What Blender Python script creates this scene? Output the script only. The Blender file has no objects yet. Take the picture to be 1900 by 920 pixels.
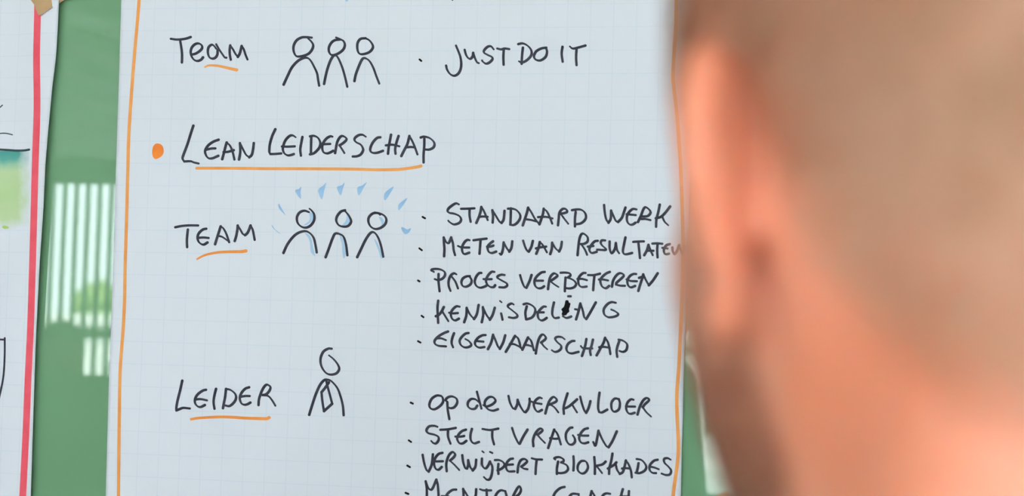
import bpy, math, random
import numpy as np
from mathutils import Vector, Matrix
random.seed(4)
rng = np.random.default_rng(7)
S = bpy.context.scene
COL = S.collection

# ------------------------------------------------------------------ camera
W, H, F = 1900, 920, 3600.0
YAW, PITCH, ROLL = 0.22949161, -0.04967755, 0.02938107     # pose against the wall, from the squares of the chart paper
TG = np.array([-0.34182805, -0.25602332, 2.17338837])


def rot3(y, p, r):
    cy, sy, cp, sp, cr, sr = math.cos(y), math.sin(y), math.cos(p), math.sin(p), math.cos(r), math.sin(r)
    Ry = np.array([[cy, 0, sy], [0, 1, 0], [-sy, 0, cy]])
    Rx = np.array([[1, 0, 0], [0, cp, -sp], [0, sp, cp]])
    Rz = np.array([[cr, -sr, 0], [sr, cr, 0], [0, 0, 1]])
    return Rz @ Rx @ Ry


R3 = rot3(YAW, PITCH, ROLL)
Cg = -R3.T @ TG                                   # camera in paper-grid axes (right, down, into the wall)
CAM_Z = 1.60


def g2w(v):                                       # grid axes -> world axes (X right, Y into the wall, Z up)
    return np.array([v[0], v[2], -v[1]])


CAM = g2w(Cg)
OFFZ = CAM_Z - CAM[2]
CAM[2] = CAM_Z
AX_R, AX_D, AX_F = (g2w(R3[i]) for i in range(3))  # camera right, down, forward in the world
cd = bpy.data.cameras.new('camera')
cam = bpy.data.objects.new('camera', cd)
COL.objects.link(cam)
M = Matrix.Identity(4)
for i in range(3):
    M[i][0], M[i][1], M[i][2], M[i][3] = AX_R[i], -AX_D[i], -AX_F[i], CAM[i]
cam.matrix_world = M
cd.sensor_width = 36.0
cd.lens = F * 36.0 / W
cd.clip_start, cd.clip_end = 0.02, 300
cd.dof.use_dof = True
cd.dof.focus_distance = 2.16
cd.dof.aperture_fstop = 6.6
S.camera = cam

# ------------------------------------------------------------------ light and exposure
S.view_settings.view_transform = 'Standard'
S.view_settings.look = 'None'
S.view_settings.gamma = 1.0
S.view_settings.exposure = -0.65
S.view_settings.use_curve_mapping = False
S.cycles.use_denoising = True
S.cycles.max_bounces = 10
wd = bpy.data.worlds.new('sky')
S.world = wd
wd.use_nodes = True
bg = wd.node_tree.nodes['Background']
bg.inputs['Color'].default_value = (0.86, 0.90, 1.0, 1)
SKY = 28.0
bg.inputs['Strength'].default_value = SKY
sl = bpy.data.lights.new('sun', 'SUN')
sl.energy = 45.0
sl.angle = 0.01
sl.color = (1.0, 0.95, 0.86)
sun = bpy.data.objects.new('sun', sl)
COL.objects.link(sun)
sun.rotation_euler = (math.radians(-40), 0, math.radians(-12))
FILL_POWER = 12.0                                        # strength of the added ceiling fill lamps

# ------------------------------------------------------------------ helpers


def at(px, py, off=0.0):
    """point of the wall plane (lifted off it by off metres) seen at a pixel of the photograph"""
    d = AX_R * ((px - W / 2) / F) + AX_D * ((py - H / 2) / F) + AX_F
    t = (-off - CAM[1]) / d[1]
    return CAM + d * t


def mat(name, color, rough=0.6, **kw):
    m = bpy.data.materials.new(name)
    m.use_nodes = True
    b = m.node_tree.nodes['Principled BSDF']
    b.inputs['Base Color'].default_value = (*color, 1)
    b.inputs['Roughness'].default_value = rough
    for k, v in kw.items():
        b.inputs[k.replace('_', ' ')].default_value = v
    return m


def srgb(r, g, b):
    return tuple(((c / 255) / 12.92 if c / 255 <= .04045 else ((c / 255 + .055) / 1.055) ** 2.4) for c in (r, g, b))


def noise_mix(m, scale, c1, c2, lo=.35, hi=.65, detail=3.0, bump=0.0, coord='Object'):
    nt = m.node_tree
    n, l = nt.nodes, nt.links
    b = n['Principled BSDF']
    tc = n.new('ShaderNodeTexCoord')
    no = n.new('ShaderNodeTexNoise')
    no.inputs['Scale'].default_value = scale
    no.inputs['Detail'].default_value = detail
    l.new(tc.outputs[coord], no.inputs['Vector'])
    r = n.new('ShaderNodeValToRGB')
    r.color_ramp.elements[0].position, r.color_ramp.elements[1].position = lo, hi
    r.color_ramp.elements[0].color = (*c1, 1)
    r.color_ramp.elements[1].color = (*c2, 1)
    l.new(no.outputs['Fac'], r.inputs['Fac'])
    l.new(r.outputs['Color'], b.inputs['Base Color'])
    if bump:
        bp = n.new('ShaderNodeBump')
        bp.inputs['Strength'].default_value = bump
        bp.inputs['Distance'].default_value = 0.002
        l.new(no.outputs['Fac'], bp.inputs['Height'])
        l.new(bp.outputs['Normal'], b.inputs['Normal'])
    return m


def mesh_obj(name, verts, faces, m, parent=None, smooth=False, origin=None):
    v = np.asarray(verts, float).reshape(-1, 3)
    o_ = np.zeros(3) if origin is None else np.asarray(origin, float)
    me = bpy.data.meshes.new(name)
    me.from_pydata((v - o_).tolist(), [], [list(f) for f in faces])
    me.materials.append(m)
    if smooth:
        me.polygons.foreach_set('use_smooth', [True] * len(me.polygons))
    me.update()
    o = bpy.data.objects.new(name, me)
    COL.objects.link(o)
    o.location = o_
    if parent is not None:
        o.parent = parent
        o.matrix_parent_inverse = Matrix.Identity(4)
        o.location = o_ - np.array(parent_loc(parent))
    return o


def parent_loc(o):
    p = np.array(o.location)
    while o.parent:
        o = o.parent
        p = p + np.array(o.location)
    return p


def tag(o, label=None, cat=None, group=None, kind=None):
    for k, v in (('label', label), ('category', cat), ('group', group), ('kind', kind)):
        if v:
            o[k] = v
    return o


def empty(name, loc):
    o = bpy.data.objects.new(name, None)
    o.empty_display_size = .1
    COL.objects.link(o)
    o.location = loc
    return o


class MB:
    def __init__(s):
        s.v, s.f = [], []

    def box(s, x0, x1, y0, y1, z0, z1):
        n = len(s.v)
        s.v += [(x0, y0, z0), (x1, y0, z0), (x1, y1, z0), (x0, y1, z0), (x0, y0, z1), (x1, y0, z1), (x1, y1, z1), (x0, y1, z1)]
        s.f += [tuple(n + i for i in q) for q in ((3, 2, 1, 0), (4, 5, 6, 7), (0, 1, 5, 4), (1, 2, 6, 5), (2, 3, 7, 6), (3, 0, 4, 7))]
        return s

    def build(s, name, m, parent=None, origin=None, smooth=False):
        return mesh_obj(name, s.v, s.f, m, parent, smooth, origin)


# ------------------------------------------------------------------ the room
X0, X1, Y1, ZC = -8.0, 5.0, -10.6, 2.80
m_green = mat('green_glass', srgb(108, 158, 119), 0.02, IOR=1.6)
noise_mix(m_green, 2.2, srgb(115, 159, 120), srgb(121, 165, 127), coord='Object')
m_white = mat('white_plaster', (.72, .73, .74), .8)
noise_mix(m_white, 6, (.70, .71, .72), (.75, .76, .77))
m_floor = mat('grey_carpet', (.22, .22, .23), .9)
noise_mix(m_floor, 60, (.56, .56, .56), (.66, .66, .66), bump=.3)
m_frame = mat('window_frame_grey', (.10, .12, .11), .5)
m_slat = mat('blind_fabric', (.13, .16, .14), .8)
noise_mix(m_slat, 30, (.12, .15, .13), (.14, .17, .15))


def struct(o):
    o['kind'] = 'structure'
    return o


struct(MB().box(X0, X1, 0, .06, 0, ZC).build('wall_front', m_green, origin=((X0 + X1) / 2, 0, 0)))
struct(MB().box(X0 - .1, X1 + .1, Y1 - .1, .06, -.1, 0).build('floor', m_floor, origin=(0, -5, 0)))
m_wl = mat('grey_plaster', (.3, .3, .3), .8)
noise_mix(m_wl, 6, (.28, .28, .28), (.32, .32, .32))
struct(MB().box(X0 - .1, X0, Y1 - .1, .06, 0, ZC).build('wall_left', m_wl, origin=(X0, -5, 0)))
struct(MB().box(X1, X1 + .1, Y1 - .1, .06, 0, .9).box(X1, X1 + .1, Y1 - .1, .06, 2.5, ZC).box(X1, X1 + .1, -4.5, .06, .9, 2.5).box(X1, X1 + .1, Y1 - .1, -6.5, .9, 2.5).build('wall_right', m_white, origin=(X1, -5, 0)))
# ceiling of white planks with darker joints running away from the green wall
m_ceil = mat('ceiling_planks', (.7, .7, .7), .7)
nt = m_ceil.node_tree
tc = nt.nodes.new('ShaderNodeTexCoord')
sx = nt.nodes.new('ShaderNodeSeparateXYZ')
nt.links.new(tc.outputs['Object'], sx.inputs[0])
mu = nt.nodes.new('ShaderNodeMath'); mu.operation = 'MULTIPLY'; mu.inputs[1].default_value = 1 / .40
fr = nt.nodes.new('ShaderNodeMath'); fr.operation = 'FRACT'
rp = nt.nodes.new('ShaderNodeValToRGB')
rp.color_ramp.interpolation = 'CONSTANT'
rp.color_ramp.elements[0].color = (.08, .09, .085, 1)
rp.color_ramp.elements[1].position = .66
rp.color_ramp.elements[1].color = (.86, .87, .87, 1)
nt.links.new(sx.outputs['X'], mu.inputs[0]); nt.links.new(mu.outputs[0], fr.inputs[0])
nt.links.new(fr.outputs[0], rp.inputs[0]); nt.links.new(rp.outputs[0], nt.nodes['Principled BSDF'].inputs['Base Color'])
struct(MB().box(X0 - .1, X1 + .1, Y1 - .1, .06, ZC, ZC + .12).build('ceiling', m_ceil, origin=(0, -5, ZC)))

# back wall: sill wall, lintel, and a row of windows with vertical blinds
SILL, HEAD = .62, 2.73
struct(MB().box(X0, X1, Y1 - .1, Y1, 0, SILL).box(X0, X1, Y1 - .1, Y1, HEAD, ZC).build('wall_back', m_white, origin=(-1.5, Y1, 0)))
m_pane = bpy.data.materials.new('clear_pane')
m_pane.use_nodes = True
nt = m_pane.node_tree
nt.nodes.clear()
out = nt.nodes.new('ShaderNodeOutputMaterial')
tr = nt.nodes.new('ShaderNodeBsdfTransparent'); tr.inputs[0].default_value = (.95, .98, .97, 1)
gl = nt.nodes.new('ShaderNodeBsdfGlossy'); gl.inputs['Roughness'].default_value = .01
mx = nt.nodes.new('ShaderNodeMixShader')
fz = nt.nodes.new('ShaderNodeFresnel'); fz.inputs[0].default_value = 1.45
nt.links.new(fz.outputs[0], mx.inputs[0]); nt.links.new(tr.outputs[0], mx.inputs[1]); nt.links.new(gl.outputs[0], mx.inputs[2])
nt.links.new(mx.outputs[0], out.inputs[0])
NW = 6
ww = (X1 - X0) / NW
for k in range(NW):
    a, b = X0 + k * ww, X0 + (k + 1) * ww
    fb = MB()
    fb.box(a, a + .06, Y1 - .09, Y1 - .01, SILL, HEAD).box(b - .06, b, Y1 - .09, Y1 - .01, SILL, HEAD)
    fb.box(a + .06, b - .06, Y1 - .09, Y1 - .01, SILL, SILL + .05).box(a + .06, b - .06, Y1 - .09, Y1 - .01, HEAD - .05, HEAD)
    fb.box(a + .06, b - .06, Y1 - .09, Y1 - .01, 1.58, 1.63)
    wo = struct(fb.build('window_%d' % (k + 1), m_frame, origin=((a + b) / 2, Y1, SILL)))
    MB().box(a + .05, b - .05, Y1 - .055, Y1 - .05, SILL + .04, HEAD - .04).build('pane', m_pane, wo)
for k in range(1):  # unseen window in the right wall, added to bring light from that side
    a, b = -6.5 + 2 * k, -4.5 + 2 * k
    fb = MB().box(X1 + .02, X1 + .09, a, a + .06, .9, 2.5).box(X1 + .02, X1 + .09, b - .06, b, .9, 2.5)
    fb.box(X1 + .02, X1 + .09, a + .06, b - .06, .9, .95).box(X1 + .02, X1 + .09, a + .06, b - .06, 2.45, 2.5)
    wo = struct(fb.build('window_%d' % (NW + 1 + k), m_frame, origin=(X1, (a + b) / 2, .9)))
    MB().box(X1 + .05, X1 + .055, a + .05, b - .05, .94, 2.46).build('pane', m_pane, wo)
# slatted screen standing in the room; its reflection shows between the two charts
m_scr = mat('screen_wood', (.05, .055, .05), .6)
noise_mix(m_scr, 30, (.045, .05, .045), (.06, .065, .06))
SCX0, SCX1, SCY = -2.75, -1.15, -2.86
e = empty('slatted_screen', ((SCX0 + SCX1) / 2, SCY, 0))
tag(e, 'dark slatted screen standing left in the room, mirrored between the charts', 'screen')
MB().box(SCX0, SCX1, SCY - .015, SCY + .015, 2.004, 2.075).build('top_rail', m_scr, e)
MB().box(SCX0, SCX1, SCY - .012, SCY + .012, 1.585, 1.605).build('rail', m_scr, e)
MB().box(SCX0, SCX1, SCY - .012, SCY + .012, .12, 1.485).build('panel', m_scr, e)
for x in (SCX0 - .04, SCX1):
    MB().box(x, x + .04, SCY - .02, SCY + .02, 0, 2.075).build('post', m_scr, e)
    MB().box(x - .01, x + .05, SCY - .2, SCY + .2, 0, .04).build('foot', m_scr, e)
proto = None
SP = .0344
for i in range(int((SCX1 - SCX0) / SP)):
    x = SCX0 + SP * (i + .3)
    if proto is None:
        proto = o = MB().box(-.0055, .0055, -.004, .004, 1.48, 2.014).build('slat', m_scr)
    else:
        o = proto.copy()
        COL.objects.link(o)
    o.parent = e
    o.location = (x - (SCX0 + SCX1) / 2, 0, 0)

# unseen ceiling lamps, added as fill light for the sheets and the head
m_fill = bpy.data.materials.new('fill_lamp_diffuser')
m_fill.use_nodes = True
b_ = m_fill.node_tree.nodes['Principled BSDF']
b_.inputs['Base Color'].default_value = (.9, .9, .9, 1)
b_.inputs['Emission Color'].default_value = (1.0, .97, .93, 1)
b_.inputs['Emission Strength'].default_value = FILL_POWER
m_rim = mat('fill_lamp_rim', (.6, .6, .62), .35, Metallic=.6)
FILL_LAMPS = [(-2.6, -3.1, 'added ceiling fill lamp nearest the green wall, left one'), (0.1, -3.5, 'added ceiling fill lamp nearest the green wall, right one'),
         (.4, -6.6, 'added square fill lamp in the middle of the room, left one'), (2.9, -6.6, 'added square fill lamp in the middle of the room, right one')]
for x, y, lb in FILL_LAMPS:
    e = empty('fill_light', (x, y, ZC))
    tag(e, lb, 'lamp', 'added square fill lamps')
    q = MB()
    for s_ in ((-.62, -.6, -.62, .62), (.6, .62, -.62, .62), (-.6, .6, -.62, -.6), (-.6, .6, .6, .62)):
        q.box(x + s_[0], x + s_[1], y + s_[2], y + s_[3], ZC - .05, ZC - .001)
    q.build('rim', m_rim, e)
    MB().box(x - .6, x + .6, y - .6, y + .6, ZC - .04, ZC - .03).build('diffuser', m_fill, e)

# outside: pale ground, a low white building and trees
m_gnd = mat('outdoor_paving', (.55, .55, .52), .9)
noise_mix(m_gnd, .6, (.5, .5, .47), (.6, .6, .57))
struct(MB().box(-60, 60, -90, Y1 - .3, -.35, -.25).build('ground', m_gnd, origin=(0, -50, -.3)))
m_leaf = mat('tree_leaves', (.16, .24, .07), .7)
noise_mix(m_leaf, 2.5, (.10, .17, .04), (.26, .34, .10), bump=.5)
m_bark = mat('tree_bark', (.12, .09, .06), .9)
TREES = [(-24, -36, 2.6), (-20.5, -35, 2.3), (-28, -38, 2.9), (-16, -36, 2.5), (-12, -37, 2.8), (-8, -35, 2.3), (-4.2, -36, 2.8), (-.5, -35, 2.4), (3.5, -36, 2.7)]
for i, (x, y, h) in enumerate(TREES):
    e = empty('tree', (x, y, -.25))
    tag(e, 'leafy green tree outside beyond the window blinds', 'tree', 'trees outside the window wall')
    q = MB()
    for k in range(8):
        a0, a1 = k * math.tau / 8, (k + 1) * math.tau / 8
        n = len(q.v)
        for (aa, r, z) in ((a0, .16, 0), (a1, .16, 0), (a1, .09, h * .55), (a0, .09, h * .55)):
            q.v.append((x + r * math.cos(aa), y + r * math.sin(aa), -.25 + z))
        q.f.append((n, n + 1, n + 2, n + 3))
    q.build('trunk', m_bark, e)
    vs, fs = [], []
    for c in range(9):
        cx, cy, cz = x + random.uniform(-1, 1), y + random.uniform(-1, 1), h * random.uniform(.45, .9)
        rr = random.uniform(.35, .65)
        n0 = len(vs)
        NU, NV = 12, 8
        for iv in range(NV + 1):
            for iu in range(NU):
                ph, thh = math.pi * iv / NV, math.tau * iu / NU
                r2 = rr * random.uniform(.86, 1.1)
                vs.append((cx + r2 * math.sin(ph) * math.cos(thh), cy + r2 * math.sin(ph) * math.sin(thh), cz + r2 * math.cos(ph)))
        for iv in range(NV):
            for iu in range(NU):
                fs.append((n0 + iv * NU + iu, n0 + iv * NU + (iu + 1) % NU, n0 + (iv + 1) * NU + (iu + 1) % NU, n0 + (iv + 1) * NU + iu))
    mesh_obj('crown', vs, fs, m_leaf, e)
m_bld = mat('white_render', (.8, .8, .78), .8)
m_dark = mat('dark_glazing', (.05, .06, .07), .2)
e = empty('building', (-14, -28, -.25))
tag(e, 'long low white building outside in front of the trees', 'building')
MB().box(-40, 12, -32, -28, -.25, 1.75).build('wall', m_bld, e)
MB().box(-40.3, 12.3, -32.3, -27.7, 1.75, 1.9).build('roof', m_bld, e)
for x in range(-38, 12, 5):
    MB().box(x, x + 1.6, -28.02, -27.97, .3, 1.1).build('window', m_dark, e)

# ------------------------------------------------------------------ paper sheets on the wall
def paper_mat(name, ox, oz):
    m = mat(name, (.8, .85, .88), .55)
    m.node_tree.nodes['Principled BSDF'].inputs['Specular IOR Level'].default_value = .15
    nt = m.node_tree
    N, L = nt.nodes, nt.links
    uv = N.new('ShaderNodeUVMap'); uv.uv_map = 'squares'
    sp = N.new('ShaderNodeSeparateXYZ')
    L.new(uv.outputs[0], sp.inputs[0])
    outs = []
    for ax in 'XY':
        f_ = N.new('ShaderNodeMath'); f_.operation = 'FRACT'
        L.new(sp.outputs[ax], f_.inputs[0])
        d = N.new('ShaderNodeMath'); d.operation = 'SUBTRACT'; d.inputs[1].default_value = .5
        L.new(f_.outputs[0], d.inputs[0])
        ab = N.new('ShaderNodeMath'); ab.operation = 'ABSOLUTE'
        L.new(d.outputs[0], ab.inputs[0])
        mr = N.new('ShaderNodeMapRange')
        mr.inputs['From Min'].default_value = .474; mr.inputs['From Max'].default_value = .490
        L.new(ab.outputs[0], mr.inputs['Value'])
        outs.append(mr.outputs[0])
    mxm = N.new('ShaderNodeMath'); mxm.operation = 'MAXIMUM'
    L.new(outs[0], mxm.inputs[0]); L.new(outs[1], mxm.inputs[1])
    no = N.new('ShaderNodeTexNoise'); no.inputs['Scale'].default_value = 3.0; no.inputs['Detail'].default_value = 6
    L.new(uv.outputs[0], no.inputs['Vector'])
    ml = N.new('ShaderNodeMath'); ml.operation = 'MULTIPLY'
    L.new(mxm.outputs[0], ml.inputs[0])
    mr2 = N.new('ShaderNodeMapRange'); mr2.inputs['To Min'].default_value = .12; mr2.inputs['To Max'].default_value = .50
    L.new(no.outputs['Fac'], mr2.inputs['Value']); L.new(mr2.outputs[0], ml.inputs[1])
    mixn = N.new('ShaderNodeMix'); mixn.data_type = 'RGBA'
    mixn.inputs[6].default_value = (*PAPER, 1)
    mixn.inputs[7].default_value = (PAPER[0] * .74, PAPER[1] * .86, PAPER[2] * .92, 1)
    L.new(ml.outputs[0], mixn.inputs[0])
    L.new(mixn.outputs[2], N['Principled BSDF'].inputs['Base Color'])
    bp = N.new('ShaderNodeBump'); bp.inputs['Strength'].default_value = .12; bp.inputs['Distance'].default_value = .001
    n2 = N.new('ShaderNodeTexNoise'); n2.inputs['Scale'].default_value = 14
    L.new(uv.outputs[0], n2.inputs['Vector']); L.new(n2.outputs['Fac'], bp.inputs['Height'])
    L.new(bp.outputs['Normal'], N['Principled BSDF'].inputs['Normal'])
    return m


PAPER = (.805, .828, .89)


def sstep(a, b, x):
    t = np.clip((x - a) / (b - a), 0, 1)
    return t * t * (3 - 2 * t)


def interp_edge(pts):
    ys = np.array([p[1] for p in pts], float)
    xs = np.array([p[0] for p in pts], float)
    return lambda y: np.interp(y, ys, xs) + (np.where(y > ys[-1], (y - ys[-1]), 0) + np.where(y < ys[0], y - ys[0], 0)) * -.03


class Sheet:
    """A paper sheet bounded by pixel-traced left and right edges; lift(u) is its distance off the wall across its width (0 left, 1 right)."""

    def __init__(s, name, el, er, ytop, ybot, lift, m, label, squares):
        s.el, s.er, s.lift = el, er, lift
        NU, NV = 160, 60
        vs, uvs = [], []
        for back in (0, 1):
            for j in range(NV + 1):
                py = ytop + (ybot - ytop) * j / NV
                for i in range(NU + 1):
                    u = (i / NU)
                    px = el(py) * (1 - u) + er(py) * u
                    off = s.off(u, py)
                    p = at(px, py, off)
                    if back:
                        p = p + np.array([0, .00025, 0])
                    vs.append(p)
                    uvs.append(squares(p))
        fs = []
        n1 = (NU + 1) * (NV + 1)
        for j in range(NV):
            for i in range(NU):
                a = j * (NU + 1) + i
                fs.append((a + NU + 1, a + NU + 2, a + 1, a))
                fs.append((n1 + a, n1 + a + 1, n1 + a + NU + 2, n1 + a + NU + 1))
        ring = [i for i in range(NU)] + [j * (NU + 1) + NU for j in range(NV)] + [NV * (NU + 1) + i for i in range(NU, 0, -1)] + [j * (NU + 1) for j in range(NV, 0, -1)]
        for k in range(len(ring)):
            a, b = ring[k], ring[(k + 1) % len(ring)]
            fs.append((a, b, n1 + b, n1 + a))
        s.origin = at(float(el(ytop)), ytop, 0)
        s.o = mesh_obj(name, vs, fs, m, origin=s.origin, smooth=True)
        me = s.o.data
        ul = me.uv_layers.new(name='squares')
        idx = np.zeros(len(me.loops), dtype=np.int32)
        me.loops.foreach_get('vertex_index', idx)
        ul.data.foreach_set('uv', np.array(uvs)[idx].astype(np.float32).ravel())
        tag(s.o, label, 'chart')
        s.n = 0

    def off(s, u, py):
        return s.lift(u) + .0004 * math.sin(py * .008 + u * 5) + .0008

    def pt(s, px, py, extra):
        u = (px - s.el(py)) / (s.er(py) - s.el(py))
        return at(px, py, s.off(min(1, max(0, u)), py) + extra)

    def part(s, name, shapes, m, label=None):
        """shapes: lists of strips (pairs of edge points) or polygons, all in pixels of the photograph"""
        vs, fs = [], []
        for sh in shapes:
            s.n += 1
            ex = .00018 + .0000012 * (s.n % 150)
            n = len(vs)
            if sh[0] == 'strip':
                L, Rr = sh[1], sh[2]
                k = len(L)
                for p, q in zip(L, Rr):
                    vs.append(s.pt(p[0], p[1], ex)); vs.append(s.pt(q[0], q[1], ex))
                for i in range(k - 1):
                    fs.append((n + 2 * i, n + 2 * i + 2, n + 2 * i + 3, n + 2 * i + 1))
            else:
                for p in sh[1]:
                    vs.append(s.pt(p[0], p[1], ex))
                fs.append(tuple(range(n, n + len(sh[1])))[::-1])
        o = mesh_obj(name, vs, fs, m, s.o, origin=np.mean(vs, axis=0))
        # faces towards the room
        if label:
            o['label'] = label
        return o


def catmull(P, seg=7, closed=False):
    P = np.asarray(P, float)
    if len(P) == 2 and not closed:
        return np.array([P[0] + (P[1] - P[0]) * t for t in np.linspace(0, 1, 5)])
    Q = np.vstack([P[-1], P, P[0], P[1]]) if closed else np.vstack([2 * P[0] - P[1], P, 2 * P[-1] - P[-2]])
    out = []
    for i in range(1, len(Q) - 2):
        p0, p1, p2, p3 = Q[i - 1], Q[i], Q[i + 1], Q[i + 2]
        for t in np.linspace(0, 1, seg, endpoint=False):
            out.append(.5 * ((2 * p1) + (-p0 + p2) * t + (2 * p0 - 5 * p1 + 4 * p2 - p3) * t * t + (-p0 + 3 * p1 - 3 * p2 + p3) * t ** 3))
    if not closed:
        out.append(Q[-2])
    return np.array(out)


def stroke(P, wmin, wmax, taper=None, nib=True):
    """marker stroke: a ribbon whose width follows a slanted chisel tip, with round ends"""
    C = catmull(P)
    d = np.gradient(C, axis=0)
    d /= np.maximum(np.linalg.norm(d, axis=1, keepdims=True), 1e-6)
    nrm = np.column_stack([-d[:, 1], d[:, 0]])
    if nib:
        s_ = np.abs(d[:, 0] * .62 - d[:, 1] * .78)       # 0 along a "\" stroke, 1 along a "/" stroke
        w = wmin + (wmax - wmin) * s_
    else:
        w = np.full(len(C), wmax)
    w = np.convolve(np.pad(w, 3, mode='edge'), np.ones(7) / 7, mode='valid')
    if taper:
        w = w * np.linspace(taper[0], taper[1], len(C))
    w = w / 2
    L, Rr = [], []
    for k in (1, .8, .5, .2):
        a = math.sqrt(max(0, 1 - k * k))
        c = C[0] - d[0] * w[0] * k
        L.append(c + nrm[0] * w[0] * a); Rr.append(c - nrm[0] * w[0] * a)
    for i in range(len(C)):
        L.append(C[i] + nrm[i] * w[i]); Rr.append(C[i] - nrm[i] * w[i])
    for k in (.2, .5, .8, 1):
        a = math.sqrt(max(0, 1 - k * k))
        c = C[-1] + d[-1] * w[-1] * k
        L.append(c + nrm[-1] * w[-1] * a); Rr.append(c - nrm[-1] * w[-1] * a)
    return ('strip', L, Rr)


CROP = dict(A=(300, 50, 9.2), B=(510, 50, 7.667), C=(810, 60, 6.333), D=(270, 220, 8.364), E=(480, 220, 8.361), F=(640, 220, 8.361), G=(310, 390, 9.2),
            H=(495, 330, 5.75), I=(770, 370, 7.6), J=(1010, 370, 7.308), K=(770, 490, 7.667), L=(990, 490, 7.667), M=(770, 600, 9.048), N=(960, 600, 8.636),
            O=(310, 690, 8.636), P=(560, 640, 6.567), Q=(740, 720, 7.667), R=(980, 720, 7.667), S=(740, 830, 7.037), T=(1000, 830, 7.037), U=(750, 0, 3.8), Z=(0, 0, 1.0))


def pts(key, s):
    x0, y0, k = CROP[key]
    return [(x0 + float(a) / k, y0 + float(b) / k) for a, b in (t.split(',') for t in s.split())]


def ink(spec, wmin=3.0, wmax=5.35):
    """'K: x,y x,y ; x,y ... K2: ...' -> ribbons"""
    out = []
    key = None
    for chunk in spec.replace('\n', ' ').split(';'):
        chunk = chunk.strip()
        if not chunk:
            continue
        if ':' in chunk:
            key, chunk = chunk.split(':')
            key = key.strip()
        out.append(stroke(pts(key, chunk.strip()), wmin, wmax))
    return out


def poly(key, s, smooth=3):
    return ('poly', list(catmull(pts(key, s), smooth, closed=True)))


m_ink = mat('dark_marker', srgb(70, 71, 82), .6)
noise_mix(m_ink, 90, srgb(44, 45, 57), srgb(60, 61, 73))
m_ink.node_tree.nodes['Principled BSDF'].inputs['Specular IOR Level'].default_value = .2
m_black = mat('black_marker', srgb(14, 12, 16), .6)
m_black.node_tree.nodes['Principled BSDF'].inputs['Specular IOR Level'].default_value = .1
m_or = mat('orange_marker', srgb(240, 158, 76), .6)
noise_mix(m_or, 40, srgb(236, 150, 66), srgb(243, 165, 86))
m_or2 = mat('orange_marker_strong', srgb(246, 128, 14), .6)
noise_mix(m_or2, 60, srgb(240, 120, 8), srgb(250, 138, 24))
m_or4 = mat('orange_marker_fresh', srgb(240, 142, 48), .6)
noise_mix(m_or4, 40, srgb(236, 136, 40), srgb(243, 150, 60))
m_blue = mat('blue_marker', srgb(150, 192, 228), .6)
noise_mix(m_blue, 60, srgb(142, 186, 226), srgb(160, 200, 232))
m_blue2 = mat('pale_blue_marker', srgb(172, 205, 232), .6)
m_red = mat('red_marker', srgb(238, 80, 98), .55)
noise_mix(m_red, 50, srgb(236, 76, 94), srgb(242, 90, 106))
m_teal = mat('dark_teal_marker', srgb(26, 62, 62), .6)


def sq(p):
    return (p[0] / .025 + .5, (p[2] - OFFZ) / .025 + .5)


# the main chart
el_main = interp_edge([(225, 0), (219.8, 174), (215.5, 300), (212, 420), (208.5, 530), (206, 605), (201.7, 716), (196.4, 910)])
er_main = interp_edge([(1290, 0), (1280, 320), (1270.2, 640), (1267.9, 710), (1266.7, 796), (1265, 830), (1263.4, 920)])
m_paper = paper_mat('squared_paper', 0, 0)
main = Sheet('flipchart_sheet', el_main, er_main, -330, 1290, lambda u: .003 * float(sstep(.93, 1, u)) + .0008 * float(sstep(.06, 0, u)), m_paper,
             'large squared chart sheet with orange border and handwriting, taped to green wall', sq)

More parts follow.
